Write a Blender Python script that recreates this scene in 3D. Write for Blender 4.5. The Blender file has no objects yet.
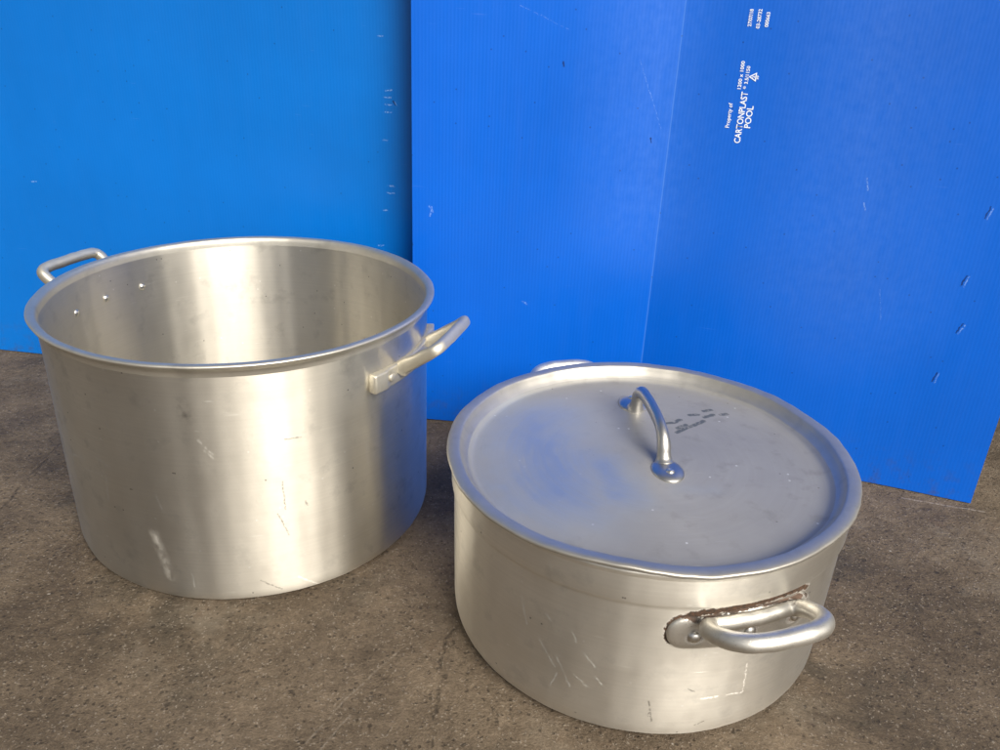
import bpy, bmesh, math, random
from mathutils import Vector, Matrix, noise as mnoise
random.seed(7)
sc = bpy.context.scene
COL = sc.collection
PI = math.pi

# ------------------------------------------------------------------ camera
CAM_H, PITCH, ROLL, FPX = 0.54323, 0.43704, 0.04217, 807.4
cam = bpy.data.cameras.new('camera'); camo = bpy.data.objects.new('camera', cam); COL.objects.link(camo)
cam.sensor_width = 36; cam.lens = FPX / 1000 * 36; cam.clip_start = 0.01; cam.clip_end = 500
camo.matrix_world = Matrix.Translation((0, 0, CAM_H)) @ Matrix.Rotation(PI / 2 - PITCH, 4, 'X') @ Matrix.Rotation(ROLL, 4, 'Z')
sc.camera = camo

# ------------------------------------------------------------------ node helper
class NT:
    def __init__(self, name):
        self.m = bpy.data.materials.new(name); self.m.use_nodes = True
        self.t = self.m.node_tree; self.n = self.t.nodes; self.l = self.t.links
        self.b = self.n['Principled BSDF']
    def node(self, typ, ins=None, **kw):
        nd = self.n.new(typ)
        for k, v in kw.items(): setattr(nd, k, v)
        for k, v in (ins or {}).items(): self.put(nd.inputs[k], v)
        return nd
    def put(self, sock, v):
        if isinstance(v, bpy.types.NodeSocket): self.l.new(v, sock)
        else:
            if sock.type == 'RGBA' and len(v) == 3: v = (*v, 1)
            sock.default_value = v
    def math(self, op, a, b=0.0, c=0.0, clamp=False):
        return self.node('ShaderNodeMath', {0: a, 1: b, 2: c}, operation=op, use_clamp=clamp).outputs[0]
    def vm(self, op, a, b=(0, 0, 0)):
        nd = self.node('ShaderNodeVectorMath', {0: a, 1: b}, operation=op)
        return nd.outputs['Value'] if op in ('DOT_PRODUCT', 'LENGTH', 'DISTANCE') else nd.outputs['Vector']
    def scale(self, a, s):
        return self.node('ShaderNodeVectorMath', {0: a, 'Scale': s}, operation='SCALE').outputs['Vector']
    def noise(self, vec, scale, detail=4, rough=.55, dist=0.0, out=0):
        return self.node('ShaderNodeTexNoise', {'Vector': vec, 'Scale': scale, 'Detail': detail, 'Roughness': rough, 'Distortion': dist}).outputs[out]
    def vor(self, vec, scale, out='Distance', rand=1.0, feature='F1'):
        return self.node('ShaderNodeTexVoronoi', {'Vector': vec, 'Scale': scale, 'Randomness': rand}, feature=feature).outputs[out]
    def mr(self, v, a, b, c=0.0, d=1.0, smooth=False):
        return self.node('ShaderNodeMapRange', {'Value': v, 'From Min': a, 'From Max': b, 'To Min': c, 'To Max': d},
                         interpolation_type='SMOOTHSTEP' if smooth else 'LINEAR', clamp=True).outputs[0]
    def mix(self, f, a, b, mode='MIX'):
        nd = self.node('ShaderNodeMix', data_type='RGBA', blend_type=mode)
        self.put(nd.inputs['Factor'], f)
        for k, v in ((6, a), (7, b)):
            self.put(nd.inputs[k], v)
        return nd.outputs[2]
    def ramp(self, f, stops):
        nd = self.node('ShaderNodeValToRGB', {'Fac': f}); e = nd.color_ramp.elements
        while len(e) < len(stops): e.new(.5)
        for el, (p, c) in zip(e, stops): el.position = p; el.color = (*c, 1)
        return nd.outputs[0]
    def xyz(self, v): return self.node('ShaderNodeSeparateXYZ', {0: v}).outputs
    def comb(self, x=0.0, y=0.0, z=0.0): return self.node('ShaderNodeCombineXYZ', {0: x, 1: y, 2: z}).outputs[0]
    def obj(self): return self.node('ShaderNodeTexCoord').outputs['Object']
    def seg(self, p, s, w, soft=1.0):
        """1 on the line a-b in the plane of p, falling to 0 at distance w"""
        a = (s[0], s[1], 0); d = Vector((s[2] - s[0], s[3] - s[1], 0)); L2 = max(d.length_squared, 1e-9)
        r = self.vm('SUBTRACT', p, a)
        t = self.math('ADD', self.vm('DOT_PRODUCT', r, tuple(d / L2)), 0.0, clamp=True)
        q = self.vm('SUBTRACT', r, self.scale(tuple(d), t))
        return self.mr(self.vm('LENGTH', q), w * (1 - soft), w, 1.0, 0.0)
    def segs(self, p, L, w, soft=1.0):
        acc = None
        for s in L:
            m = self.seg(p, s, w, soft); acc = m if acc is None else self.math('MAXIMUM', acc, m)
        return acc
    def bump(self, h, strength, dist, normal=None):
        ins = {'Height': h, 'Strength': strength, 'Distance': dist}
        if normal is not None: ins['Normal'] = normal
        return self.node('ShaderNodeBump', ins).outputs[0]
    def dashes(self, p, ang, scale, stretch, thr, keep):
        """sparse short scratches running along ang"""
        mp = self.node('ShaderNodeMapping', {'Vector': p, 'Rotation': (0, 0, -ang), 'Scale': (scale / stretch, scale, scale)}).outputs[0]
        wob = self.noise(mp, 1.3, 1, .5, 0, 1)
        mp = self.vm('ADD', mp, self.scale(wob, .5))
        nd = self.node('ShaderNodeTexVoronoi', {'Vector': mp, 'Scale': 1.0, 'Randomness': 1.0}, voronoi_dimensions='2D')
        m = self.mr(nd.outputs['Distance'], 0.0, thr, 1.0, 0.0)
        r = self.math('LESS_THAN', self.xyz(nd.outputs['Color'])[0], keep)
        return self.math('MULTIPLY', m, r)
    def done(self, **kw):
        for k, v in kw.items(): self.put(self.b.inputs[k.replace('_', ' ')], v)
        return self.m

# ------------------------------------------------------------------ marks measured off the real things (metres on each surface)
A_LIGHT = [(-0.29, 0.1827, -0.2791, 0.1678), (-0.2858, 0.1721, -0.2787, 0.1643), (-0.3779, 0.1899, -0.3736, 0.1761), (-0.3922, 0.1288, -0.3972, 0.0969), (-0.3137, 0.0348, -0.3127, 0.0198), (-0.135, 0.148, -0.1333, 0.1236), (-0.1086, 0.0666, -0.0867, 0.0675), (-0.0308, 0.1176, -0.0463, 0.084), (-0.4569, 0.1286, -0.4218, 0.1365), (-0.412, 0.1456, -0.384, 0.1404), (-0.435, 0.1219, -0.4012, 0.1281), (-0.3369, 0.1198, -0.3326, 0.1067), (-0.2143, 0.0213, -0.1942, 0.0037), (-0.0637, 0.0834, -0.0691, 0.0653)]
A_SMEAR = [(-0.346, 0.0761, -0.3423, 0.0576), (-0.3423, 0.0576, -0.3356, 0.0292)]
A_DARK = [(-0.2222, 0.1323, -0.2214, 0.102), (-0.2285, 0.0989, -0.22, 0.073), (-0.2499, 0.0248, -0.2312, 0.0106), (-0.217, 0.1765, -0.2019, 0.1753), (-0.2025, 0.1065, -0.2001, 0.101), (-0.3639, 0.1224, -0.3611, 0.1221)]
A_STAIN = [(-0.3, 0.2176, -0.2973, 0.2055)]
B_LIGHT = [(-0.3414, 0.0836, -0.331, 0.072), (-0.3301, 0.0619, -0.3227, 0.0538), (-0.3524, 0.101, -0.3475, 0.0913), (-0.3786, 0.0777, -0.3634, 0.0577), (-0.3664, 0.0362, -0.3615, 0.0516), (-0.3989, 0.1106, -0.3922, 0.0872), (-0.3743, 0.1638, -0.3722, 0.1554), (-0.3745, 0.1072, -0.3697, 0.103), (-0.4118, 0.0384, -0.4095, 0.0326), (-0.3357, 0.0491, -0.3476, 0.0583), (-0.3627, 0.0687, -0.3492, 0.0433),
           (-0.2084, 0.077, -0.2075, 0.0607), (-0.2075, 0.0607, -0.2069, 0.0455), (-0.2228, 0.0476, -0.2083, 0.046), (-0.2447, 0.048, -0.2296, 0.0479)]
B_DARK = [(-0.2848, 0.0425, -0.2847, 0.0299), (-0.3442, 0.0169, -0.3428, 0.0168), (-0.2861, 0.0457, -0.2815, 0.0241), (-0.2457, 0.019, -0.2386, 0.0221), (-0.2061, 0.1502, -0.2058, 0.1499), (-0.2568, 0.0599, -0.2513, 0.0568)]
LID_PEN = [(0.0299, 0.0654, 0.0375, 0.0678), (0.0375, 0.0678, 0.0449, 0.0735), (0.0394, 0.0564, 0.0485, 0.0629), (0.037, 0.0473, 0.0455, 0.0553), (0.0455, 0.0553, 0.0564, 0.0628), (0.0564, 0.0628, 0.0685, 0.073), (0.0568, 0.0848, 0.0652, 0.0865), (0.0732, 0.0951, 0.0813, 0.0985), (0.071, 0.0809, 0.0811, 0.0879), (0.089, 0.0886, 0.0957, 0.091)]
FOLD_NICK = [(0.3465, 0.3481, 0.349, 0.3604), (0.3427, 0.2706, 0.3457, 0.2827), (0.3515, 0.2154, 0.3558, 0.2272), (0.3419, 0.1513, 0.3443, 0.1635)]
FOLD_HOLE = [(-0.13, 0.4791, -0.1285, 0.4738), (-0.0215, 0.4004, -0.0198, 0.3959)]
FOLD_PALE = [(0.2216, 0.3779, 0.2254, 0.3651), (0.2243, 0.3505, 0.227, 0.3429), (-0.2853, 0.3035, -0.2802, 0.2963), (-0.284, 0.2909, -0.2815, 0.3025), (-0.1625, 0.1868, -0.1558, 0.1831)]
FOLD_FINE = [(0.2623, 0.2537, 0.2712, 0.218), (-0.1823, 0.5365, -0.1245, 0.5131), (-0.0431, 0.4851, -0.0101, 0.4106)]
LEFT_PALE = [(0.6444, 0.4948, 0.6508, 0.4951), (0.652, 0.4323, 0.6611, 0.4329), (0.6505, 0.4239, 0.6596, 0.4244), (0.6516, 0.4155, 0.6608, 0.4148), (0.6514, 0.4058, 0.6593, 0.4062), (0.6479, 0.3709, 0.6533, 0.3713), (0.652, 0.3134, 0.6616, 0.3128), (0.6518, 0.3041, 0.6614, 0.3035), (0.6458, 0.2796, 0.6513, 0.28), (0.6375, 0.2307, 0.6446, 0.2313), (0.1178, 0.2777, 0.1259, 0.2783)]
LEFT_NICK = [(0.6622, 0.4197, 0.6647, 0.4151)]
FLOOR_CRACK = [(-0.5554, 0.7484, -0.5661, 0.9063), (-0.5554, 0.7484, -0.60, 0.60), (-0.0435, 0.4588, -0.0407, 0.5756), (-0.0407, 0.5756, -0.0193, 0.6105)]
FLOOR_SCRATCH = [(0.5049, 0.8522, 0.5956, 0.8287)]
FLOOR_GROOVE = [(-0.1451, 0.449, -0.1195, 0.5004), (-0.1195, 0.5004, -0.0807, 0.5605), (-0.1295, 0.4498, -0.1124, 0.485)]

# ------------------------------------------------------------------ materials
RA, RB = 0.193, 0.176
def aluminium(name, base, rough, aniso, R=None, light=(), dark=(), stain=(), smear=(), rust=(), rust_w=.006, swirl=False, metal=1.0, flat=False, pen=(), tint=None, brush=1.0, polish=False):
    k = NT(name); P = k.obj(); x, y, z = k.xyz(P)
    if flat:
        ph = k.math('ARCTAN2', y, x); rr = k.math('SQRT', k.math('ADD', k.math('MULTIPLY', x, x), k.math('MULTIPLY', y, y)))
        S = k.comb(x, y, 0.0); BR = k.comb(k.math('MULTIPLY', ph, .6), k.math('MULTIPLY', rr, 260), 0.0)
    elif R:
        u = k.math('MULTIPLY', k.math('ARCTAN2', y, x), R); S = k.comb(u, z, 0.0)
        BR = k.comb(k.math('MULTIPLY', u, 7), k.math('MULTIPLY', z, 420), 0.0)
    else:
        S = P; BR = k.vm('MULTIPLY', P, (120, 120, 160))
    br = k.noise(BR, 1.0, 3, .6)
    big = k.noise(k.vm('MULTIPLY', P, (1, 1, .55)), 9, 5, .62); mid = k.noise(P, 42, 4, .6); fine = k.noise(P, 700, 2, .6)
    col = k.mix(k.mr(big, .35, .7), tuple(c * .84 for c in base), base)
    col = k.mix(k.mr(mid, .56, .74), col, tuple(c * .74 for c in base))
    if tint:
        col = k.mix(k.mr(k.noise(P, 11, 4, .6, .6), .45, .62, 0, .8), col, tint)
    col = k.mix(k.math('MULTIPLY', k.mr(br, .3, .7), .22 * brush), col, tuple(c * .70 for c in base))
    ro = k.math('ADD', rough, k.math('MULTIPLY', k.math('SUBTRACT', mid, .5), .09))
    ro = k.math('ADD', ro, k.math('MULTIPLY', k.math('SUBTRACT', big, .5), .10))
    h = k.math('ADD', k.math('MULTIPLY', br, .5 * brush), k.math('MULTIPLY', fine, .3))
    met = metal
    # hairline wear in several directions, pits
    if R or flat:
        d = None
        for ang, scl, st, th, kp in ((1.2, 60, 12, .030, .30), (-.6, 52, 14, .026, .28), (.18, 62, 16, .028, .34), (2.2, 75, 10, .03, .30), (1.75, 34, 9, .02, .4), (.75, 46, 18, .022, .3)):
            m = k.dashes(S, ang, scl, st, th, kp); d = m if d is None else k.math('MAXIMUM', d, m)
        d = k.math('MULTIPLY', d, k.mr(k.noise(P, 14, 3, .6), .40, .60, .3, 1.0))
        col = k.mix(k.math('MULTIPLY', d, .18 if flat else .42), col, (.93, .92, .9)); ro = k.math('ADD', ro, k.math('MULTIPLY', d, .15))
        h = k.math('SUBTRACT', h, k.math('MULTIPLY', d, .6))
        pv = k.node('ShaderNodeTexVoronoi', {'Vector': S, 'Scale': 95.0}, voronoi_dimensions='2D')
        pit = k.math('MULTIPLY', k.mr(pv.outputs['Distance'], .05, .10, 1, 0), k.math('LESS_THAN', k.xyz(pv.outputs['Color'])[1], .025))
        spk = k.math('MULTIPLY', k.mr(pv.outputs['Distance'], .07, .12, 1, 0), k.math('GREATER_THAN', k.xyz(pv.outputs['Color'])[1], .97))
        col = k.mix(k.math('MULTIPLY', spk, .45), col, (.92, .91, .88))
        col = k.mix(k.math('MULTIPLY', pit, .7), col, (.12, .11, .10)); h = k.math('SUBTRACT', h, pit)
    W = S
    if light or dark or stain or smear or rust or pen:
        wn = k.noise(P, 160, 2, .6, 0, 1); W = k.vm('ADD', S, k.scale(k.vm('SUBTRACT', wn, (.5, .5, .5)), .0035))
        brk = k.mr(k.noise(P, 420, 2, .6), .34, .52)
    if light:
        m = k.math('MULTIPLY', k.segs(W, light, .0011), brk); col = k.mix(k.math('MULTIPLY', m, .24), col, (.92, .91, .88)); ro = k.math('ADD', ro, k.math('MULTIPLY', m, .2))
    if smear:
        m = k.math('MULTIPLY', k.segs(W, smear, .007), k.mr(k.noise(P, 90, 3), .3, .7)); col = k.mix(k.math('MULTIPLY', m, .3), col, (.9, .89, .86)); met = k.math('SUBTRACT', met, k.math('MULTIPLY', m, .3))
    if dark:
        m = k.math('MULTIPLY', k.segs(W, dark, .0011), brk); col = k.mix(k.math('MULTIPLY', m, .8), col, (.16, .145, .125))
    if stain:
        m = k.math('MULTIPLY', k.segs(W, stain, .010), k.mr(k.noise(P, 120, 3), .4, .7)); col = k.mix(k.math('MULTIPLY', m, .6), col, (.2, .18, .16))
    if pen:
        m = k.math('MULTIPLY', k.segs(W, pen, .0030, .45), k.mr(k.noise(P, 300, 2), .25, .45)); col = k.mix(k.math('MULTIPLY', m, .92), col, (.05, .06, .07)); met = k.math('SUBTRACT', met, k.math('MULTIPLY', m, .6))
    if rust:
        m = k.segs(W, rust, rust_w); g = k.math('ADD', k.math('MULTIPLY', m, .62), k.math('MULTIPLY', k.noise(P, 150, 4, .65), .62))
        m2 = k.mr(g, .64, .76, smooth=True)
        rc = k.mix(k.mr(k.noise(P, 500, 3), .35, .65), (.016, .009, .005), (.085, .038, .018))
        k.put(k.b.inputs['Specular IOR Level'], k.mr(m2, 0, 1, .5, .05)); col = k.mix(k.math('MULTIPLY', m2, .96), col, rc); ro = k.math('ADD', ro, k.math('MULTIPLY', m2, .4)); met = k.math('SUBTRACT', met, m2)
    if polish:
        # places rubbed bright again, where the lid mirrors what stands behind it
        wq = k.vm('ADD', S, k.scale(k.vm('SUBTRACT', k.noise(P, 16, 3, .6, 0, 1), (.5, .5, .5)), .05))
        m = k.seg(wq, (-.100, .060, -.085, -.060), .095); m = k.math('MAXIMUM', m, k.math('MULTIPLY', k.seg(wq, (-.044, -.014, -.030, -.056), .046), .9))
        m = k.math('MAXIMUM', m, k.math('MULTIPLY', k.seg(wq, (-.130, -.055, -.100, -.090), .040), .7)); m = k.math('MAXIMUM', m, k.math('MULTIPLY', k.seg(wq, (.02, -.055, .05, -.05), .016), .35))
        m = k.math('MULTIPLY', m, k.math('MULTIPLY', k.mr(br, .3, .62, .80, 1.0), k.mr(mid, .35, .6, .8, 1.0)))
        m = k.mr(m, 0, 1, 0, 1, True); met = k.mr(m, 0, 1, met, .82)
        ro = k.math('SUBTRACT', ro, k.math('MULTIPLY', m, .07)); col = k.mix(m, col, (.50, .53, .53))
    nrm = k.bump(h, .16, .0006)
    out = dict(Base_Color=col, Metallic=met, Roughness=ro, Normal=nrm)
    if aniso:
        tg = k.node('ShaderNodeTangent', direction_type='RADIAL', axis='Z').outputs[0]
        out.update(Anisotropic=aniso, Tangent=tg); k.put(k.b.inputs['Anisotropic Rotation'], ANROT)
    return k.done(**out)
ANROT = 0.25

def az(d, z, R=RB): return (math.radians(d) * R, z)
RUST_B = []
pts = [az(-90.4, .1095), az(-91.5, .117), az(-91, .1255), az(-89, .1325), az(-84, .1375), az(-78, .139), az(-70, .139), az(-63, .140), az(-56, .1395), az(-52, .136)]
RUST_B = [(*a, *b) for a, b in zip(pts, pts[1:])]

M_A = aluminium('brushed_aluminium', (.80, .765, .68), .45, .85, RA, A_LIGHT, A_DARK, A_STAIN, A_SMEAR)
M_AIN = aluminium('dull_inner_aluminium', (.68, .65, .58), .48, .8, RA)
M_B = aluminium('worn_aluminium', (.88, .85, .775), .45, .72, RB, B_LIGHT, B_DARK, rust=RUST_B, rust_w=.0075)
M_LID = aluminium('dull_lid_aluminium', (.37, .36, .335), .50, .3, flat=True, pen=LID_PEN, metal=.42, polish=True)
M_LIDRIM = aluminium('lid_rim_aluminium', (.54, .52, .475), .47, 0, metal=.88)
M_CAST = aluminium('cast_aluminium', (.66, .63, .545), .52, 0, metal=.85)
M_RIM = aluminium('worn_rim_aluminium', (.62, .595, .53), .46, 0, metal=.88)
M_POL = aluminium('polished_handle_aluminium', (.56, .55, .53), .38, 0)
RH = [(-.05, .006, .05, .006), (-.05, .010, -.02, .010), (-.058, .004, -.045, .012)]
def rusty_cast(name):
    k = NT(name); P = k.obj(); x, y, z = k.xyz(P)
    n1 = k.noise(P, 130, 4, .65); n2 = k.noise(P, 60, 3, .6); f = k.noise(P, 900, 2, .6)
    col = k.mix(k.mr(n2, .35, .65), (.60, .585, .54), (.74, .72, .67))
    # crud lies on the ridge that touches the pot (object y near 0) and along the top edge
    inner = k.mr(y, .0015, .0065, 1, 0); top = k.mr(z, -.001, .0145, 0, 1)
    g = k.math('ADD', k.math('MULTIPLY', k.math('MULTIPLY', inner, top), .55), k.math('MULTIPLY', n1, .75))
    m = k.mr(g, .80, .90, smooth=True)
    X = k.comb(k.math('SUBTRACT', k.math('ABSOLUTE', x), .0433), k.math('ADD', z, .0015), 0.0); X0 = k.comb(x, k.math('ADD', z, .0015), 0.0)
    rd = k.math('MINIMUM', k.vm('LENGTH', X), k.vm('LENGTH', X0)); ring = k.mr(rd, .0055, .0085, 1, 0)
    ring = k.math('MULTIPLY', k.math('MULTIPLY', ring, k.mr(n1, .38, .58)), k.mr(y, .012, .006, 1, 0) if False else k.math('LESS_THAN', y, .0062))
    rootm = k.math('MULTIPLY', k.mr(k.math('ABSOLUTE', k.math('ADD', x, .0400)), .003, .012, 1, 0), k.math('LESS_THAN', y, .0085)); rootm = k.math('MULTIPLY', rootm, k.mr(z, -.006, .012)); rootm = k.math('MULTIPLY', rootm, k.mr(n1, .44, .56))
    m = k.math('MAXIMUM', m, k.math('MULTIPLY', ring, .8)); m = k.math('MAXIMUM', m, rootm)
    col = k.mix(k.math('MULTIPLY', m, .92), col, k.mix(k.mr(n2, .4, .6), (.016, .009, .006), (.085, .038, .018)))
    pv = k.vor(P, 420); pit = k.mr(pv, .08, .2, 1, 0)
    col = k.mix(k.math('MULTIPLY', pit, .35), col, (.2, .18, .16))
    return k.done(Base_Color=col, Metallic=k.math('SUBTRACT', 1.0, m), Specular_IOR_Level=k.mr(m, 0, 1, .5, .05),
                  Roughness=k.math('ADD', .50, k.math('MULTIPLY', m, .3)), Normal=k.bump(k.math('ADD', f, k.math('MULTIPLY', pit, -1)), .22, .0006))
M_CASTB = rusty_cast('stained_cast_aluminium')
def rivet_mat():
    k = NT('rivet_aluminium'); P = k.obj()
    return k.done(Base_Color=k.mix(k.mr(k.noise(P, 500, 3), .4, .65), (.72, .71, .68), (.5, .48, .44)), Metallic=1.0, Roughness=.33)
M_RIV = rivet_mat()

def sheet_mat(name, base, pale, nick, hole=(), fine=(), scuff_sheen=(), crease=False, flute=.0042):
    k = NT(name); x, z, _ = k.xyz(k.node('ShaderNodeUVMap', uv_map='metres').outputs[0]); S = k.comb(x, z, 0.0); P = k.comb(x, 0.0, z)
    n = k.noise(P, 5, 4, .6); n2 = k.noise(k.vm('MULTIPLY', P, (70, 60, 9)), 1.0, 4, .65)
    col = k.mix(k.mr(n, .35, .65), base, tuple(c * .90 for c in base))
    d = None
    for ang, scl, st, th, kp in ((1.45, 40, 14, .03, .3), (.5, 34, 16, .022, .25), (-.5, 38, 14, .022, .25), (1.0, 60, 9, .03, .2)):
        m = k.dashes(S, ang, scl, st, th, kp); d = m if d is None else k.math('MAXIMUM', d, m)
    zone = k.mr(k.noise(P, 7, 3, .6), .48, .70, .02, 1)
    col = k.mix(k.math('MULTIPLY', k.math('MULTIPLY', d, zone), .13), col, (.35, .52, .9))
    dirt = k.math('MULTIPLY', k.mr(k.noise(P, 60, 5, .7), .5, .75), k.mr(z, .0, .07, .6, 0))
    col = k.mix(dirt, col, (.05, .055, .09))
    vs = k.node('ShaderNodeTexVoronoi', {'Vector': S, 'Scale': 75.0}, voronoi_dimensions='2D')
    fk = k.math('MULTIPLY', k.mr(vs.outputs['Distance'], .04, .09, 1, 0), k.math('LESS_THAN', k.xyz(vs.outputs['Color'])[0], .05))
    col = k.mix(k.math('MULTIPLY', fk, .55), col, (.006, .02, .09))
    for hzs in scuff_sheen:  # pale scuffing, with the board's soft sheen painted into the colour as well
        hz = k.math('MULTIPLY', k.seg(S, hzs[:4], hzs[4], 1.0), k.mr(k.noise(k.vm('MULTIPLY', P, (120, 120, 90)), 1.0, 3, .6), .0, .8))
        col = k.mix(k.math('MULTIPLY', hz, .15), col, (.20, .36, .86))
    wn = k.noise(P, 220, 2, .6, 0, 1); W = k.vm('ADD', S, k.scale(k.vm('SUBTRACT', wn, (.5, .5, .5)), .004))
    brk = k.mr(k.noise(P, 500, 2, .6), .4, .55)
    mp = k.math('MULTIPLY', k.segs(W, pale, .0012), brk); col = k.mix(k.math('MULTIPLY', mp, .5), col, (.45, .62, .85))
    if fine:
        mf = k.math('MULTIPLY', k.segs(W, fine, .0006), brk); col = k.mix(k.math('MULTIPLY', mf, .3), col, (.4, .6, .9))
    if crease:   # stress-whitened line where the board was folded
        cz = k.math('MULTIPLY', k.mr(k.math('ABSOLUTE', k.math('ADD', x, k.math('MULTIPLY', k.math('SUBTRACT', k.noise(P, 30, 2), .5), .0008))), .0002, .0011, 1, 0), .20)
        col = k.mix(cz, col, (.20, .42, .95))
    off = [(a + .0026, b - .0012, c + .0026, e - .0012) for a, b, c, e in nick]
    mn = k.segs(W, list(nick) + list(hole), .0012, .7); col = k.mix(k.math('MULTIPLY', mn, .85), col, (.004, .012, .07))
    ml = k.math('MULTIPLY', k.segs(W, off, .0010), brk); col = k.mix(k.math('MULTIPLY', ml, .5), col, (.4, .6, .92))
    wave = k.math('SINE', k.math('MULTIPLY', x, 2 * PI / flute))
    h = k.math('ADD', k.math('MULTIPLY', wave, .22), k.math('MULTIPLY', k.noise(P, 1500, 2, .6), .2))
    nrm = k.bump(h, .20, .0006)                      # flutes telegraph faintly through the skin
    nrm = k.bump(k.noise(k.vm('MULTIPLY', P, (9, 5, 4)), 1.0, 3, .5), .3, .004, nrm)
    return k.done(Base_Color=col, Roughness=k.mr(n2, .3, .7, .30, .42), Normal=nrm, **{'Specular_IOR_Level': .38})
M_SL = sheet_mat('cyan_blue_plastic', (.0004, .145, .56), LEFT_PALE, LEFT_NICK)
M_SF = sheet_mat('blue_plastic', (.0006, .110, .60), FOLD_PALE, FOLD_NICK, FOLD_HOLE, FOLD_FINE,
                 scuff_sheen=((-.030, .62, -.018, .33, .11), (.195, .60, .225, .27, .15)), crease=True)
def plain(name, c, r=.5, metal=0.0):
    k = NT(name); P = k.obj()
    return k.done(Base_Color=k.mix(k.mr(k.noise(P, 900, 3), .35, .7), c, tuple(q * .82 for q in c)), Roughness=r, Metallic=metal)
def ink_mat():
    k = NT('white_ink'); P = k.obj()
    return k.done(Base_Color=k.mix(k.mr(k.noise(P, 700, 3, .7), .42, .30, 0, .75), (.78, .84, .92), (.10, .28, .80)), Roughness=.5)
M_INK = ink_mat()

def ground_mat():
    k = NT('worn_concrete'); P = k.obj(); x, y, z = k.xyz(P); S = k.comb(x, y, 0.0)
    wq = k.noise(P, 7, 3, .6, 0, 1); Q = k.vm('ADD', P, k.scale(k.vm('SUBTRACT', wq, (.5, .5, .5)), .06))
    big = k.noise(Q, 2.6, 6, .66); mid = k.noise(Q, 13, 6, .68); gr = k.noise(P, 120, 6, .78); g2 = k.noise(P, 430, 4, .75)
    f = k.math('ADD', k.math('MULTIPLY', big, .34), k.math('MULTIPLY', mid, .26))
    f = k.math('ADD', f, k.math('MULTIPLY', gr, .26)); f = k.math('ADD', f, k.math('MULTIPLY', g2, .22))
    col = k.ramp(f, [(.39, (.034, .0235, .0145)), (.50, (.094, .070, .047)), (.59, (.172, .132, .092)), (.70, (.36, .285, .205))])
    # old oily stains with soft but real edges, and pale scoured patches
    so = k.noise(Q, 4.3, 6, .7); col = k.mix(k.mr(so, .52, .62, 0, .5), col, (.040, .035, .026))
    sp = k.noise(Q, 6.1, 6, .72); col = k.mix(k.mr(sp, .56, .68, 0, .42), col, (.25, .21, .16))
    col = k.mix(k.mr(k.noise(Q, 12, 4, .65), .64, .74, 0, .45), col, (.10, .052, .028))
    # grit: pale and dark grains of uneven size and shape
    Wg = k.vm('ADD', P, k.scale(k.noise(P, 300, 2, .6, 0, 1), .005))
    v = k.node('ShaderNodeTexVoronoi', {'Vector': Wg, 'Scale': 420.0}); vr = k.xyz(v.outputs['Color'])
    gm = k.math('MULTIPLY', k.mr(v.outputs['Distance'], .25, .55, 1, 0), k.math('GREATER_THAN', vr[0], .84))
    col = k.mix(k.math('MULTIPLY', gm, .40), col, (.38, .33, .27))
    v3 = k.node('ShaderNodeTexVoronoi', {'Vector': Wg, 'Scale': 260.0}); v3r = k.xyz(v3.outputs['Color'])
    dm = k.math('MULTIPLY', k.mr(v3.outputs['Distance'], .25, .5, 1, 0), k.math('LESS_THAN', v3r[0], .17))
    col = k.mix(k.math('MULTIPLY', dm, .6), col, (.024, .018, .013))
    v2 = k.node('ShaderNodeTexVoronoi', {'Vector': Wg, 'Scale': 55.0}); v2r = k.xyz(v2.outputs['Color'])
    wm = k.math('MULTIPLY', k.mr(v2.outputs['Distance'], .05, .11, 1, 0), k.math('GREATER_THAN', v2r[1], .95))
    col = k.mix(k.math('MULTIPLY', wm, .65), col, (.50, .46, .41))
    hol = k.math('MULTIPLY', k.mr(v2.outputs['Distance'], .10, .20, 1, 0), k.math('LESS_THAN', v2r[1], .06))
    col = k.mix(k.math('MULTIPLY', hol, .6), col, (.03, .023, .017))
    wn = k.noise(P, 45, 4, .65, 0, 1); W = k.vm('ADD', S, k.scale(k.vm('SUBTRACT', wn, (.5, .5, .5)), .016))
    ck = k.math('MULTIPLY', k.segs(W, FLOOR_CRACK, .0024), k.mr(gr, .42, .56)); col = k.mix(k.math('MULTIPLY', ck, .7), col, (.02, .016, .012))
    W2 = k.vm('ADD', S, k.scale(k.vm('SUBTRACT', wn, (.5, .5, .5)), .004))
    sx = k.math('MULTIPLY', k.segs(W2, FLOOR_SCRATCH, .0022), k.mr(k.noise(P, 260, 2), .38, .55)); col = k.mix(k.math('MULTIPLY', sx, .7), col, (.42, .37, .32))
    gv = k.math('MULTIPLY', k.segs(W2, FLOOR_GROOVE, .0015), k.mr(gr, .40, .55)); col = k.mix(k.math('MULTIPLY', gv, .5), col, (.30, .26, .21))
    d = None
    for ang, scl, s_, th, kp in ((.5, 26, 11, .022, .2), (-.25, 22, 12, .022, .2), (1.0, 28, 10, .02, .18)):
        m = k.dashes(S, ang, scl, s_, th, kp); d = m if d is None else k.math('MAXIMUM', d, m)
    col = k.mix(k.math('MULTIPLY', d, .28), col, (.36, .31, .25))
    h = k.math('ADD', k.math('MULTIPLY', gr, 1.1), k.math('MULTIPLY', g2, .5)); h = k.math('ADD', h, k.math('MULTIPLY', gm, .2)); h = k.math('ADD', h, k.math('MULTIPLY', mid, 1.6))
    h = k.math('SUBTRACT', h, k.math('ADD', k.math('MULTIPLY', ck, .9), k.math('ADD', k.math('MULTIPLY', dm, .25), k.math('MULTIPLY', hol, .6))))
    nrm = k.bump(h, .75, .0045)
    return k.done(Base_Color=col, Roughness=k.mr(mid, .3, .7, .60, .88), Normal=nrm, **{'Specular_IOR_Level': .3})
M_G = ground_mat()
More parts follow.
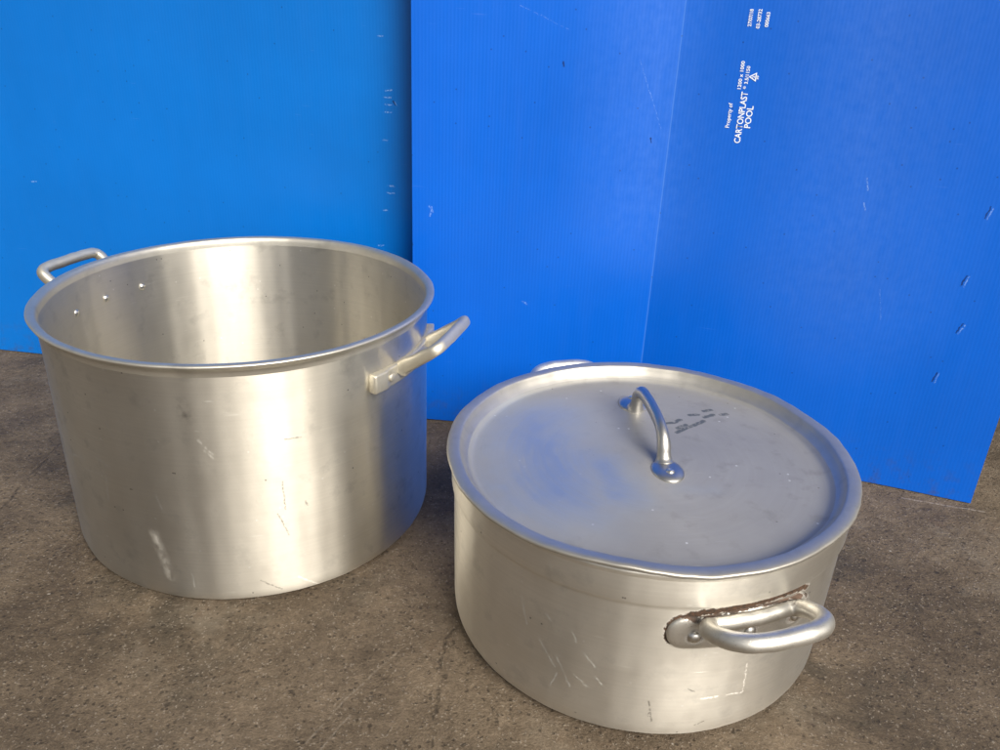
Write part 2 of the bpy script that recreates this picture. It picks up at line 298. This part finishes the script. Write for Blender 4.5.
M_GRIT = plain('grit_stone', (.30, .26, .21), .85)

# ------------------------------------------------------------------ object helpers
def link(name, bm, mat, parent=None, smooth=True, loc=None, rot=None):
    me = bpy.data.meshes.new(name); bmesh.ops.recalc_face_normals(bm, faces=bm.faces); bm.to_mesh(me); bm.free()
    me.materials.append(mat)
    if smooth:
        for p in me.polygons: p.use_smooth = True
    o = bpy.data.objects.new(name, me); COL.objects.link(o)
    if parent: o.parent = parent
    if loc: o.location = loc
    if rot: o.rotation_euler = rot
    return o
def empty(name, label, cat, loc, group=None):
    o = bpy.data.objects.new(name, None); COL.objects.link(o); o.location = loc; o.empty_display_size = .05
    o['label'] = label; o['category'] = cat
    if group: o['group'] = group
    return o
def lathe(prof, n=320, fr=None, fz=None, cap=True):
    bm = bmesh.new(); rings = []
    for (r, z) in prof:
        if r < 1e-6:
            rings.append([bm.verts.new((0, 0, z + (fz(0, 0, z) if fz else 0)))]); continue
        ring = []
        for i in range(n):
            t = 2 * PI * i / n
            rr = r + (fr(t, r, z) if fr else 0); zz = z + (fz(t, r, z) if fz else 0)
            ring.append(bm.verts.new((rr * math.cos(t), rr * math.sin(t), zz)))
        rings.append(ring)
    for a, b in zip(rings, rings[1:]):
        for i in range(n):
            j = (i + 1) % n
            if len(a) == 1: bm.faces.new((a[0], b[i], b[j]))
            elif len(b) == 1: bm.faces.new((a[i], a[j], b[0]))
            else: bm.faces.new((a[i], a[j], b[j], b[i]))
    return bm
def spline(pts, n=10, closed=False):
    """Catmull-Rom through tuples of any length"""
    out = []; N = len(pts)
    for i in range(N if closed else N - 1):
        g = lambda k: pts[k % N] if closed else pts[min(max(k, 0), N - 1)]
        p0, p1, p2, p3 = g(i - 1), g(i), g(i + 1), g(i + 2)
        for s in range(n):
            t = s / n
            out.append(tuple(.5 * (2 * b + (c - a) * t + (2 * a - 5 * b + 4 * c - d) * t * t + (3 * b - a - 3 * c + d) * t ** 3) for a, b, c, d in zip(p0, p1, p2, p3)))
    if not closed: out.append(tuple(pts[-1]))
    return out
def densify(prof, step=.004):
    out = [prof[0]]
    for a, b in zip(prof, prof[1:]):
        L = math.hypot(b[0] - a[0], b[1] - a[1]); k = max(1, min(40, int(L / step)))
        for i in range(1, k + 1): out.append((a[0] + (b[0] - a[0]) * i / k, a[1] + (b[1] - a[1]) * i / k))
    return out
def sweep(path, up, ns=20, closed=False, cast=0.0, sqr=1.0):
    """path entries (x,y,z,ra,rb): ra along the side of the tube lying in the loop's plane, rb along 'up'"""
    bm = bmesh.new(); rings = []; N = len(path); up = Vector(up)
    for i, p in enumerate(path):
        a = Vector(path[(i - 1) % N][:3]) if (closed or i) else Vector(p[:3]); b = Vector(path[(i + 1) % N][:3]) if (closed or i < N - 1) else Vector(p[:3])
        t = (b - a).normalized(); s = t.cross(up).normalized(); u = s.cross(t).normalized(); c = Vector(p[:3]); ring = []
        for j in range(ns):
            q = 2 * PI * j / ns; cq, sq = math.cos(q), math.sin(q); v = c + s * (p[3] * math.copysign(abs(cq) ** sqr, cq)) + u * (p[4] * math.copysign(abs(sq) ** sqr, sq))
            if cast: v += (v - c).normalized() * cast * mnoise.noise(v * 90)
            ring.append(bm.verts.new(v))
        rings.append(ring)
    for i in range(N if closed else N - 1):
        a, b = rings[i], rings[(i + 1) % N]
        for j in range(ns): bm.faces.new((a[j], a[(j + 1) % ns], b[(j + 1) % ns], b[j]))
    if not closed: bm.faces.new(rings[0][::-1]); bm.faces.new(rings[-1])
    return bm
def dome(r, h, n=20, m=6):
    prof = [(0, h)] + [(r * math.sin(k / m * PI / 2), h * math.cos(k / m * PI / 2)) for k in range(1, m + 1)] + [(r, -.0012)]
    return lathe(prof, n)
def mark(o, kind): o['kind'] = kind; return o

# ------------------------------------------------------------------ ground: one sheet, fine near the camera
bm = bmesh.new()
xs = [-60, -20, -6, -2.5] + [-1.6 + .02 * i for i in range(161)] + [2.5, 6, 20, 60]
ys = [-60, -20, -6, -2, -.6] + [.1 + .02 * i for i in range(96)] + [3, 6, 20, 60]
V = [[bm.verts.new((x, y, 0)) for x in xs] for y in ys]
for j in range(len(ys) - 1):
    for i in range(len(xs) - 1): bm.faces.new((V[j][i], V[j][i + 1], V[j + 1][i + 1], V[j + 1][i]))
mark(link('ground', bm, M_G, smooth=True), 'structure')

# loose grit
A_POS = Vector((-.27478, .80383, 0)); B_POS = Vector((.13754, .64487, 0))
bm = bmesh.new()
rnd = random.Random(3)
for i in range(420):
    x = rnd.uniform(-.85, .9); y = rnd.uniform(.36, 1.2)
    if math.hypot(x - A_POS.x, y - A_POS.y) < .197 or math.hypot(x - B_POS.x, y - B_POS.y) < .179: continue
    if y > (.9794 - .085 * (x - .1865) if x < .1865 else .9794 - .337 * (x - .1865)) - .012 and x < .62: continue
    s = rnd.uniform(.0003, .0008) * (2.0 if rnd.random() < .03 else 1)
    m = Matrix.Translation((x, y, s * .55)) @ Matrix.Rotation(rnd.uniform(0, 6), 4, 'Z') @ Matrix.Rotation(rnd.uniform(0, 3), 4, 'X') @ Matrix.Diagonal((s, s * rnd.uniform(.6, 1), s * rnd.uniform(.45, .8), 1))
    bmesh.ops.create_icosphere(bm, subdivisions=1, radius=1, matrix=m)
g = link('grit', bm, M_GRIT, smooth=False); g['kind'] = 'stuff'; g['label'] = 'tiny pale crumbs of grit scattered over the worn concrete'; g['category'] = 'grit'

# ------------------------------------------------------------------ the three twin-wall plastic sheets
def sheet(name, label, origin, d, place, s_list, H, T, mat, z0=.0015):
    """upright board; place(s, z) -> (x, y, nx, ny) of its front skin in the sheet's own frame, s metres along the board"""
    bm = bmesh.new(); uvl = bm.loops.layers.uv.new('metres'); nz = 60; nx = len(s_list) - 1; F = []; Bk = []; UV = {}
    for side, off in ((F, 0.0), (Bk, T)):
        for k in range(nz + 1):
            z = z0 + (H - z0) * k / nz; row = []
            for s_ in s_list:
                x, y, ux, uy = place(s_, z); v = bm.verts.new((x - ux * off, y - uy * off, z)); UV[v] = (s_, z); row.append(v)
            side.append(row)
    for k in range(nz):
        for i in range(nx):
            bm.faces.new((F[k][i], F[k][i + 1], F[k + 1][i + 1], F[k + 1][i])); bm.faces.new((Bk[k][i + 1], Bk[k][i], Bk[k + 1][i], Bk[k + 1][i + 1]))
        bm.faces.new((F[k][0], F[k + 1][0], Bk[k + 1][0], Bk[k][0])); bm.faces.new((F[k + 1][nx], F[k][nx], Bk[k][nx], Bk[k + 1][nx]))
    for i in range(nx):
        bm.faces.new((F[0][i + 1], F[0][i], Bk[0][i], Bk[0][i + 1])); bm.faces.new((F[nz][i], F[nz][i + 1], Bk[nz][i + 1], Bk[nz][i]))
    for f in bm.faces:
        for l in f.loops: l[uvl].uv = UV[l.vert]
    o = link(name, bm, mat); o.location = (*origin, 0); o.rotation_euler = (0, 0, math.atan2(d[1], d[0]))
    o.data.set_sharp_from_angle(angle=math.radians(34))
    o['label'] = label; o['category'] = 'plastic sheet'; o['group'] = 'blue plastic sheets standing behind the pots'
    return o
DM, DR = Vector((.99638, -.08499)), Vector((.94773, -.31908))
def fold_place(s, z):
    # valley fold at s = 0, open towards the viewer, with a tight but real bend radius
    r = .0022; t = max(-1, min(1, s / r)); w = .5 + .5 * t
    d = (DM * (1 - w) + DR * w).normalized(); n = Vector((d.y, -d.x))
    bow = .0009 * math.sin(s * 15 + z * 4) + .0006 * math.sin(s * 31 - z * 7 + 1)
    bow += (.004 * (s + .15) ** 2 / .0225 if s < 0 else .006 * (s - .21) ** 2 / .0441) * -.35 * min(1, z / .5)
    bow *= min(1, abs(s) / .02)
    p = (DM if s < 0 else DR) * s + n * bow
    return p.x, p.y, n.x, n.y
FS = [-.3065 + .3015 * i / 36 for i in range(36)] + [-.005, -.003, -.0022, -.0014, -.0007, 0, .0007, .0014, .0022, .003, .005] + [.005 + .4162 * i / 44 for i in range(1, 45)]
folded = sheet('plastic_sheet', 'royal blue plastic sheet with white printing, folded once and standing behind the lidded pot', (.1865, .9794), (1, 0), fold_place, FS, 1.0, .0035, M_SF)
def rear_place(s, z): return s, .003 * math.sin(s * 5 + 1) + .0012 * math.sin(s * 13 + z * 4), 0, -1
sheet('plastic_sheet', 'wide cyan tinted blue plastic sheet rearmost, behind the open pot', (-.802, 1.174), (.074, -.012), rear_place, [-.32 + 1.28 * i / 60 for i in range(61)], 1.05, .0035, M_SL)
def on_fold(s, z):
    x, y, nx, ny = fold_place(s, z); return (x + nx * .0004, y + ny * .0004, z)

def lettering(txt, s, z0, z1, name, xscale_cap=None, bold=0.0):
    """text running upwards on the printed sheet: baseline at x=s, from z0 to z1"""
    cu = bpy.data.curves.new('lettering', 'FONT'); cu.body = txt; cu.size = 1; cu.offset = bold; cu.resolution_u = 3
    tmp = bpy.data.objects.new('lettering_curve', cu); COL.objects.link(tmp)
    dg = bpy.context.evaluated_depsgraph_get(); dg.update()
    me = bpy.data.meshes.new_from_object(tmp.evaluated_get(dg)); bpy.data.objects.remove(tmp)
    xs = [v.co.x for v in me.vertices]; ys_ = [v.co.y for v in me.vertices]
    k = (z1 - z0) / (max(xs) - min(xs)); ky = (xscale_cap / max(ys_)) if xscale_cap else k
    mx = min(xs)
    for v in me.vertices:
        X, Y = v.co.x, v.co.y; px = s - Y * ky; pz = z0 + (X - mx) * k
        v.co = on_fold(px, pz)
    me.name = name; me.materials.clear(); me.materials.append(M_INK)
    o = bpy.data.objects.new(name, me); COL.objects.link(o); o.parent = folded
    return o
lettering('Property of', .0660, .4186, .4455, 'printed_words', .0044, .014)
lettering('CARTONPLAST', .0805, .4028, .4584, 'printed_name', .0068, .018)
lettering('®', .0775, .4612, .4643, 'printed_mark', .0030, .012)
lettering('POOL', .0890, .4201, .4440, 'printed_name', .0068, .018)
lettering('1200 x 1000', .0722, .4608, .4901, 'printed_number', .0038, .020)
lettering('3.5/1150', .0788, .4666, .4853, 'printed_number', .0038, .020)
lettering('27/07/18', .0728, .5251, .5424, 'printed_number', .0038, .020)
lettering('03-28732', .0818, .5235, .5427, 'printed_number', .0038, .020)
lettering('000663', .0905, .5254, .5401, 'printed_number', .0038, .020)
# recycling triangle (outlined, pointing left like the writing) and its small figure
bm = bmesh.new()
def tri_ring(c, ro, ri):
    P_ = []
    for r in (ro, ri):
        P_.append([bm.verts.new(on_fold(c[0] + r * math.cos(a), c[1] + r * math.sin(a))) for a in (PI, PI - 2 * PI / 3, PI + 2 * PI / 3)])
    for i in range(3):
        j = (i + 1) % 3; bm.faces.new((P_[0][i], P_[0][j], P_[1][j], P_[1][i]))
tri_ring((.0842, .4744), .0056, .0034)
link('printed_recycling_mark', bm, M_INK, folded, smooth=False)
lettering('2', .0854, .4732, .4756, 'printed_number', .0026, .02)
lettering('PP', .0897, .4724, .4764, 'printed_number', .0022, .02)

# ------------------------------------------------------------------ open stock pot
def oor(seed, amp):
    rn = random.Random(seed); T = [(k, rn.uniform(0, 6.28), amp * rn.uniform(.3, 1) / k ** .88) for k in (2, 3, 5, 7, 11, 13, 17, 23, 29, 37, 47, 61)]
    def f(t, r, z):
        s = sum(a * math.cos(k * t + p) for k, p, a in T) * min(1, r / .1)
        v = Vector((math.cos(t) * r, math.sin(t) * r, z))
        return s + .00045 * mnoise.noise(v * 14 + Vector((seed, 0, 0))) * min(1, r / .15)
    return f
potA = empty('stock_pot', 'tall open aluminium stock pot without lid, at the left', 'stock pot', A_POS)
fA = oor(4, .0016)
bodyA = densify([(0, .0002), (.180, .0002)], .03) + spline([(.180, .0002), (.1868, .0012), (.1908, .0045), (.1924, .0100), (.1928, .018)], 5)[1:] + densify([(.1928, .018), (.1932, .225), (.1937, .243)], .008)[1:]
bodyA += []
inA = densify([(.1909, .247), (.1903, .225), (.1898, .016)], .008) + spline([(.1898, .016), (.1885, .009), (.184, .0045), (.178, .0035)], 4)[1:] + [(.09, .0035), (0, .0035)]
rimA = spline([(.1937, .243), (.1945, .2478), (.1966, .2510), (.1992, .2527), (.2008, .2541), (.2010, .2556), (.1996, .2567), (.1968, .2569), (.1938, .2560), (.1918, .2530), (.1909, .247)], 5)
body = link('pot_body', lathe(bodyA, 384, fA), M_A, potA)
link('inner_wall', lathe(inA, 384, fA), M_AIN, potA)
link('rim', lathe(rimA, 384, fA), M_RIM, potA)

def curved_plate(R, half_deg, prof_fn, n=48, m=20):
    """plate hugging a cylinder of radius R, in the handle frame: origin on the wall, x along tangent, y outward, z up"""
    bm = bmesh.new(); rings = []
    for i in range(n + 1):
        t = -1 + 2 * i / n
        a = math.radians(half_deg) * t; ring = []
        for (dz, dr) in prof_fn(t): ring.append(bm.verts.new(((R + dr) * math.sin(a), (R + dr) * math.cos(a) - R, dz)))
        rings.append(ring)
    for a, b in zip(rings, rings[1:]):
        for j in range(len(a)):
            q = (j + 1) % len(a); bm.faces.new((a[j], a[q], b[q], b[j]))
    bm.faces.new(rings[0][::-1]); bm.faces.new(rings[-1])
    return bm
def rrect(h, w, c, k=3):
    """rounded rectangle section: z half height h, y from -0.001 to w, corner c"""
    out = []
    for cx, cz, a0 in ((w - c, h - c, 0), (-.001, h, PI / 2), (-.001, -h, PI), (w - c, -h + c, 1.5 * PI)):
        if cx < 0: out.append((cz, cx)); continue
        for i in range(k + 1):
            a = a0 + PI / 2 * i / k if a0 != 0 else PI / 2 * i / k
            out.append((cz + c * math.sin(a), cx + c * math.cos(a)))
    # keep loop order: top corner (y->z), back top, back bottom, bottom corner
    return out
def rivet_at(R, deg, z, parent, r=.0045, h=.0026, off=0.0, mat=None):
    a = math.radians(deg)
    o = link('rivet', dome(r, h), mat or M_RIV, parent)
    y = (R + off) * math.cos(a) - R
    o.matrix_local = Matrix.Translation(((R + off) * math.sin(a), y, z)) @ Matrix.Rotation(-a, 4, 'Z') @ Matrix.Rotation(-PI / 2, 4, 'X')
    return o
def handle_frame(name, parent, azdeg, R, z, bm, mat):
    """mesh in handle frame -> placed on wall; x tangent, y outward, z up"""
    o = link(name, bm, mat, parent)
    a = math.radians(azdeg)
    # local y -> radial, local x -> tangent (clockwise)
    o.matrix_local = Matrix.Translation((R * math.cos(a), R * math.sin(a), z)) @ Matrix.Rotation(a - PI / 2, 4, 'Z')
    return o
def handle_A(azdeg, z, lift=1.0):
    R = .1929
    q = [(-.0350, .0015, .001, .0070, .0095), (-.0358, .009, .0065 , .0064, .0086), (-.0380, .022, .0165, .0062, .0078), (-.0402, .0345, .0262, .0060, .0072), (-.0395, .0405, .0308, .0062, .0068),
         (-.0350, .0432, .0328, .0063, .0067), (-.0290, .0438, .0333, .0063, .0067), (-.012, .0442, .0336, .0064, .0068)]
    p = q + [(-a_[0], *a_[1:]) for a_ in q[::-1]]
    p = [(x, y, zz * lift, a_ * .88, b_ * .86) for x, y, zz, a_, b_ in p]
    # roots sit on the curved plate
    p = [(x, y - (R - math.sqrt(R * R - x * x)) * max(0, 1 - y / .03) + (.004 if y < .003 else 0), zz, a, b) for x, y, zz, a, b in p]
    h = handle_frame('handle', potA, azdeg, R, z, sweep(spline(p, 7), (0, -.58, .81), 24, cast=.0006, sqr=.80), M_CAST)
    def prof(t):
        e = min(1, (1 - abs(t)) / .02); w = .0062 + .0022 * (1 if abs(t) > .78 else max(0, (abs(t) - .70) / .08)); 
        return rrect(.0096 * (.93 + .07 * e), w * (.85 + .15 * e), .0016)
    pl = link('mounting_plate', curved_plate(R, 21.8, prof, 90), M_CAST, h)
    for d in (-15, 0, 15):
        rivet_at(R, d, 0.0005, pl, .0042, .0012, .0084 if d else .0062, M_CAST)
        # rivet heads seen on the inside of the wall
        rv = link('rivet', dome(.0042, .0026), M_RIV, h); a = math.radians(d); Ri = .1902
        rv.matrix_local = Matrix.Translation((Ri * math.sin(a), Ri * math.cos(a) - R, .003)) @ Matrix.Rotation(-a, 4, 'Z') @ Matrix.Rotation(PI / 2, 4, 'X')
    return h
handle_A(-16.3, .2085)
handle_A(160.5, .2110, 1.25)

# ------------------------------------------------------------------ lidded pot
potB = empty('casserole_pot', 'low wide aluminium pot under a lid, at the right', 'cooking pot', B_POS)
fB = oor(9, .0011)
outB = densify([(0, .0002), (.150, .0002)], .03) + spline([(.150, .0002), (.163, .0012), (.1708, .0060), (.1742, .0140), (.1751, .024)], 6)[1:] + densify([(.1751, .024), (.1769, .1385)], .008)[1:] + [(.1770, .1412), (.1776, .1424), (.1789, .1434), (.1793, .1450)] + densify([(.1793, .145), (.1797, .168)], .008)[1:]
rimB = spline([(.1797, .168), (.1806, .1705), (.1808, .1726), (.1796, .1737), (.1778, .1734), (.1768, .1720), (.1765, .168)], 5)
inB = densify([(.1765, .168), (.1752, .145), (.1735, .140), (.1720, .022)], .01) + spline([(.1720, .022), (.170, .012), (.163, .0055), (.15, .004)], 4)[1:] + [(0, .004)]
b1 = lathe(outB, 384, fB); b2 = lathe(inB, 256, fB)
me = bpy.data.meshes.new('t'); b2.to_mesh(me); b2.free(); b1.from_mesh(me); bpy.data.meshes.remove(me)
link('pot_body', b1, M_B, potB); link('rim', lathe(rimB, 384, fB), M_B, potB)
def handle_B(azdeg, z):
    R = .1764
    # closed ring: ridge hugging the plate at the back, round grip bowed out in front
    back = []
    for x in (.035, .024, .012, 0, -.012, -.024, -.035):
        y = math.sqrt((R + .0065) ** 2 - x * x) - R
        back.append((x, y, .0115 + .0012 * (1 - (x / .04) ** 2), .0052, .0060))
    p = back + [(-.0425, .0080, .0140, .0066, .0070), (-.0448, .0185, .0190, .0069, .0070), (-.0420, .0320, .0250, .0070, .0070), (-.0320, .0425, .0290, .0071, .0070), (-.016, .0465, .0305, .0072, .0070), (.003, .0470, .0307, .0072, .0070),
                (.019, .0463, .0304, .0072, .0070), (.0330, .0415, .0286, .0071, .0070), (.0422, .0310, .0246, .0070, .0070), (.0448, .0185, .0190, .0069, .0070), (.0425, .0080, .0140, .0066, .0070)]
    p = [(x * .95 + .001 * (y > .01), *r_) for x, *r_ in p for y in r_[:1]]
    h = handle_frame('handle', potB, azdeg, R, z, sweep(spline(p, 7, True), (0, -.42, .91), 22, True, .0005), M_CASTB)
    hd = 20.8
    def prof(t):
        L = math.radians(hd) * R; e = abs(t) * L; rr = .0150
        hh = rr if e < L - rr else math.sqrt(max(1e-8, rr * rr - (e - (L - rr)) ** 2)); hh = max(hh, .0007)
        up = .0035 * max(0, 1 - (t / .62) ** 2)
        th = .0042 * min(1, (hh / rr) ** .5); out = []
        for i in range(15):
            a = -PI / 2 + PI * i / 14; s = math.sin(a); out.append((hh * s + (up if s > 0 else 0) * abs(s), th * max(0, math.cos(a)) ** .45 + .0003))
        out += [(hh + up, -.0012), (-hh, -.0012)]
        return out
    pl = link('mounting_plate', curved_plate(R, hd, prof, 110), M_CASTB, h)
    for d in (-14.2, 0, 14.2): rivet_at(R, d, -.0015, pl, .0054, .0036, .0042)
    return h
handle_B(-71.0, .1190)
handle_B(107.0, .1262)

# ------------------------------------------------------------------ lid (lies on the pot)
Z0 = .1662
lid = empty('pot_lid', 'dull grey aluminium lid with arched handle and dark pen marks, lying on the low pot', 'pot lid', B_POS + Vector((0, 0, Z0)))
lid.rotation_euler = (.010, -.016, 0)
def lid_z(t, r, z):
    k = max(0, min(1, (r - .150) / .03))
    g = math.exp(-((math.degrees(t - math.radians(360 - 106)) / 13) ** 2)) * .0042
    w = .0011 * mnoise.noise(Vector((math.cos(t) * 4, math.sin(t) * 4, 3))) + .0004 * mnoise.noise(Vector((math.cos(t) * 11, math.sin(t) * 11, 9)))
    return k * (g + w) + (1 - k) * .0005 * mnoise.noise(Vector((math.cos(t) * r * 18, math.sin(t) * r * 18, 1.5))) * min(1, r / .05)
def lid_r(t, r, z):
    k = max(0, min(1, (r - .150) / .03))
    return k * (.0012 * mnoise.noise(Vector((math.cos(t) * 3, math.sin(t) * 3, 5))) + .0005 * mnoise.noise(Vector((math.cos(t) * 13, math.sin(t) * 13, 8))) - .0014 * math.exp(-((math.degrees(t) - 124) / 5) ** 2) - .0012 * math.exp(-((math.degrees(t) - 77) / 4) ** 2))
top = [(0, -.0008), (.02, -.0008)] + densify([(.02, -.0008), (.09, -.0014), (.150, -.0028)], .006)[1:] + spline([(.150, -.0028), (.1570, -.0028), (.1605, -.0020), (.1640, .0008)], 4)[1:]
bot = densify([(.1655, -.0016), (.160, -.0050), (.09, -.0038), (.02, -.0034)], .012) + [(0, -.0034)]
b1 = lathe(top, 384, lid_r, lid_z); b2 = lathe(bot, 384, lid_r, lid_z)
me = bpy.data.meshes.new('t'); b2.to_mesh(me); b2.free(); b1.from_mesh(me); bpy.data.meshes.remove(me)
link('lid_plate', b1, M_LID, lid)
rimL = spline([(.1640, .0008), (.1668, .0034), (.1692, .0066), (.1708, .0096), (.1720, .0112), (.1742, .0118), (.1775, .0120), (.1805, .0117), (.1825, .0110), (.1832, .0100), (.1831, .0086), (.1826, .0079), (.1819, .0080), (.1812, .0088), (.1795, .0094), (.1755, .0092), (.1725, .0080), (.1690, .0018), (.1655, -.0016)], 5)
link('rim', lathe(rimL, 384, lid_r, lid_z), M_LIDRIM, lid)
# arched handle: two oval feet and a flattened bar
Fa, Fb = Vector((.002, .1005, -.0010)), Vector((.0155, -.0200, -.0004))
ax = (Fb - Fa).normalized()
def along(s, z): q = Fa + ax * s; return (q.x, q.y, z)
Lh = (Fb - Fa).length
HS = .80
p = [(*along(.0075, .002), .0078, .0078), (*along(.0088, .0065), .0060, .0060), (*along(.0100, .0130), .0052, .0054), (*along(.0125, .0225), .0052, .0056), (*along(.0190, .0315), .0054, .0052), (*along(.0300, .0362), .0060, .0044), (*along(.0450, .0378), .0066, .0042),
     (*along(Lh / 2, .0380), .0068, .0042), (*along(Lh - .0450, .0372), .0066, .0042), (*along(Lh - .0310, .0345), .0060, .0044), (*along(Lh - .0205, .0285), .0055, .0050), (*along(Lh - .0145, .0200), .0053, .0055), (*along(Lh - .0118, .0120), .0053, .0055), (*along(Lh - .0100, .0062), .0060, .0062), (*along(Lh - .0085, .002), .0080, .0078)]
p = [(x, y, .0005 + (zz - .002) * HS, a_ * 1.12, b_ * 1.15) for x, y, zz, a_, b_ in p]
h = link('handle', sweep(spline(p, 8), tuple(ax.cross(Vector((0, 0, 1)))), 20), M_POL, lid)
for c, e in ((Fa, -1), (Fb, 1)):
    bm = lathe([(0, .0042), (.35, .0041), (.6, .0034), (.82, .0022), (.95, .0010), (1.0, .0), (1.0, -.0012)], 40)
    for v in bm.verts: v.co.x *= .0145; v.co.y *= .0190
    f = link('handle_foot', bm, M_POL, h)
    f.matrix_local = Matrix.Translation(c + ax * e * .004) @ Matrix.Rotation(math.atan2(ax.y, ax.x) - PI / 2, 4, 'Z')
    r_ = link('rivet', dome(.0040, .0030), M_RIV, f); r_.location = (0, e * .0070, .0030)

# ------------------------------------------------------------------ light: bright overcast, the brighter sky behind the camera's right shoulder
SUN_AZ, SUN_EL = 30.0, 38.0          # azimuth measured from -y towards +x
a, e = math.radians(SUN_AZ), math.radians(SUN_EL)
to_sun = Vector((math.sin(a) * math.cos(e), -math.cos(a) * math.cos(e), math.sin(e)))
su = bpy.data.lights.new('sun', 'SUN'); su.energy = 3.5; su.angle = math.radians(34); su.color = (1.0, .92, .80)
so = bpy.data.objects.new('sun', su); COL.objects.link(so); so.rotation_euler = (-to_sun).to_track_quat('-Z', 'Y').to_euler(); so.location = to_sun * 5
w = bpy.data.worlds.new('World'); sc.world = w; w.use_nodes = True
nt = w.node_tree; bg = nt.nodes['Background']
sky = nt.nodes.new('ShaderNodeTexSky'); sky.sky_type = 'NISHITA'; sky.sun_disc = False
sky.sun_elevation = e; sky.sun_rotation = math.atan2(to_sun.x, to_sun.y); sky.air_density = 1.0; sky.dust_density = 4.0; sky.ozone_density = 1.0
hs = nt.nodes.new('ShaderNodeHueSaturation'); hs.inputs['Saturation'].default_value = .25
nt.links.new(sky.outputs[0], hs.inputs['Color']); nt.links.new(hs.outputs[0], bg.inputs['Color']); bg.inputs['Strength'].default_value = .082
sc.view_settings.view_transform = 'Standard'; sc.view_settings.look = 'None'; sc.view_settings.exposure = 0.40; sc.view_settings.gamma = 1.0
sc.cycles.use_denoising = True
sc.cycles.max_bounces = 10
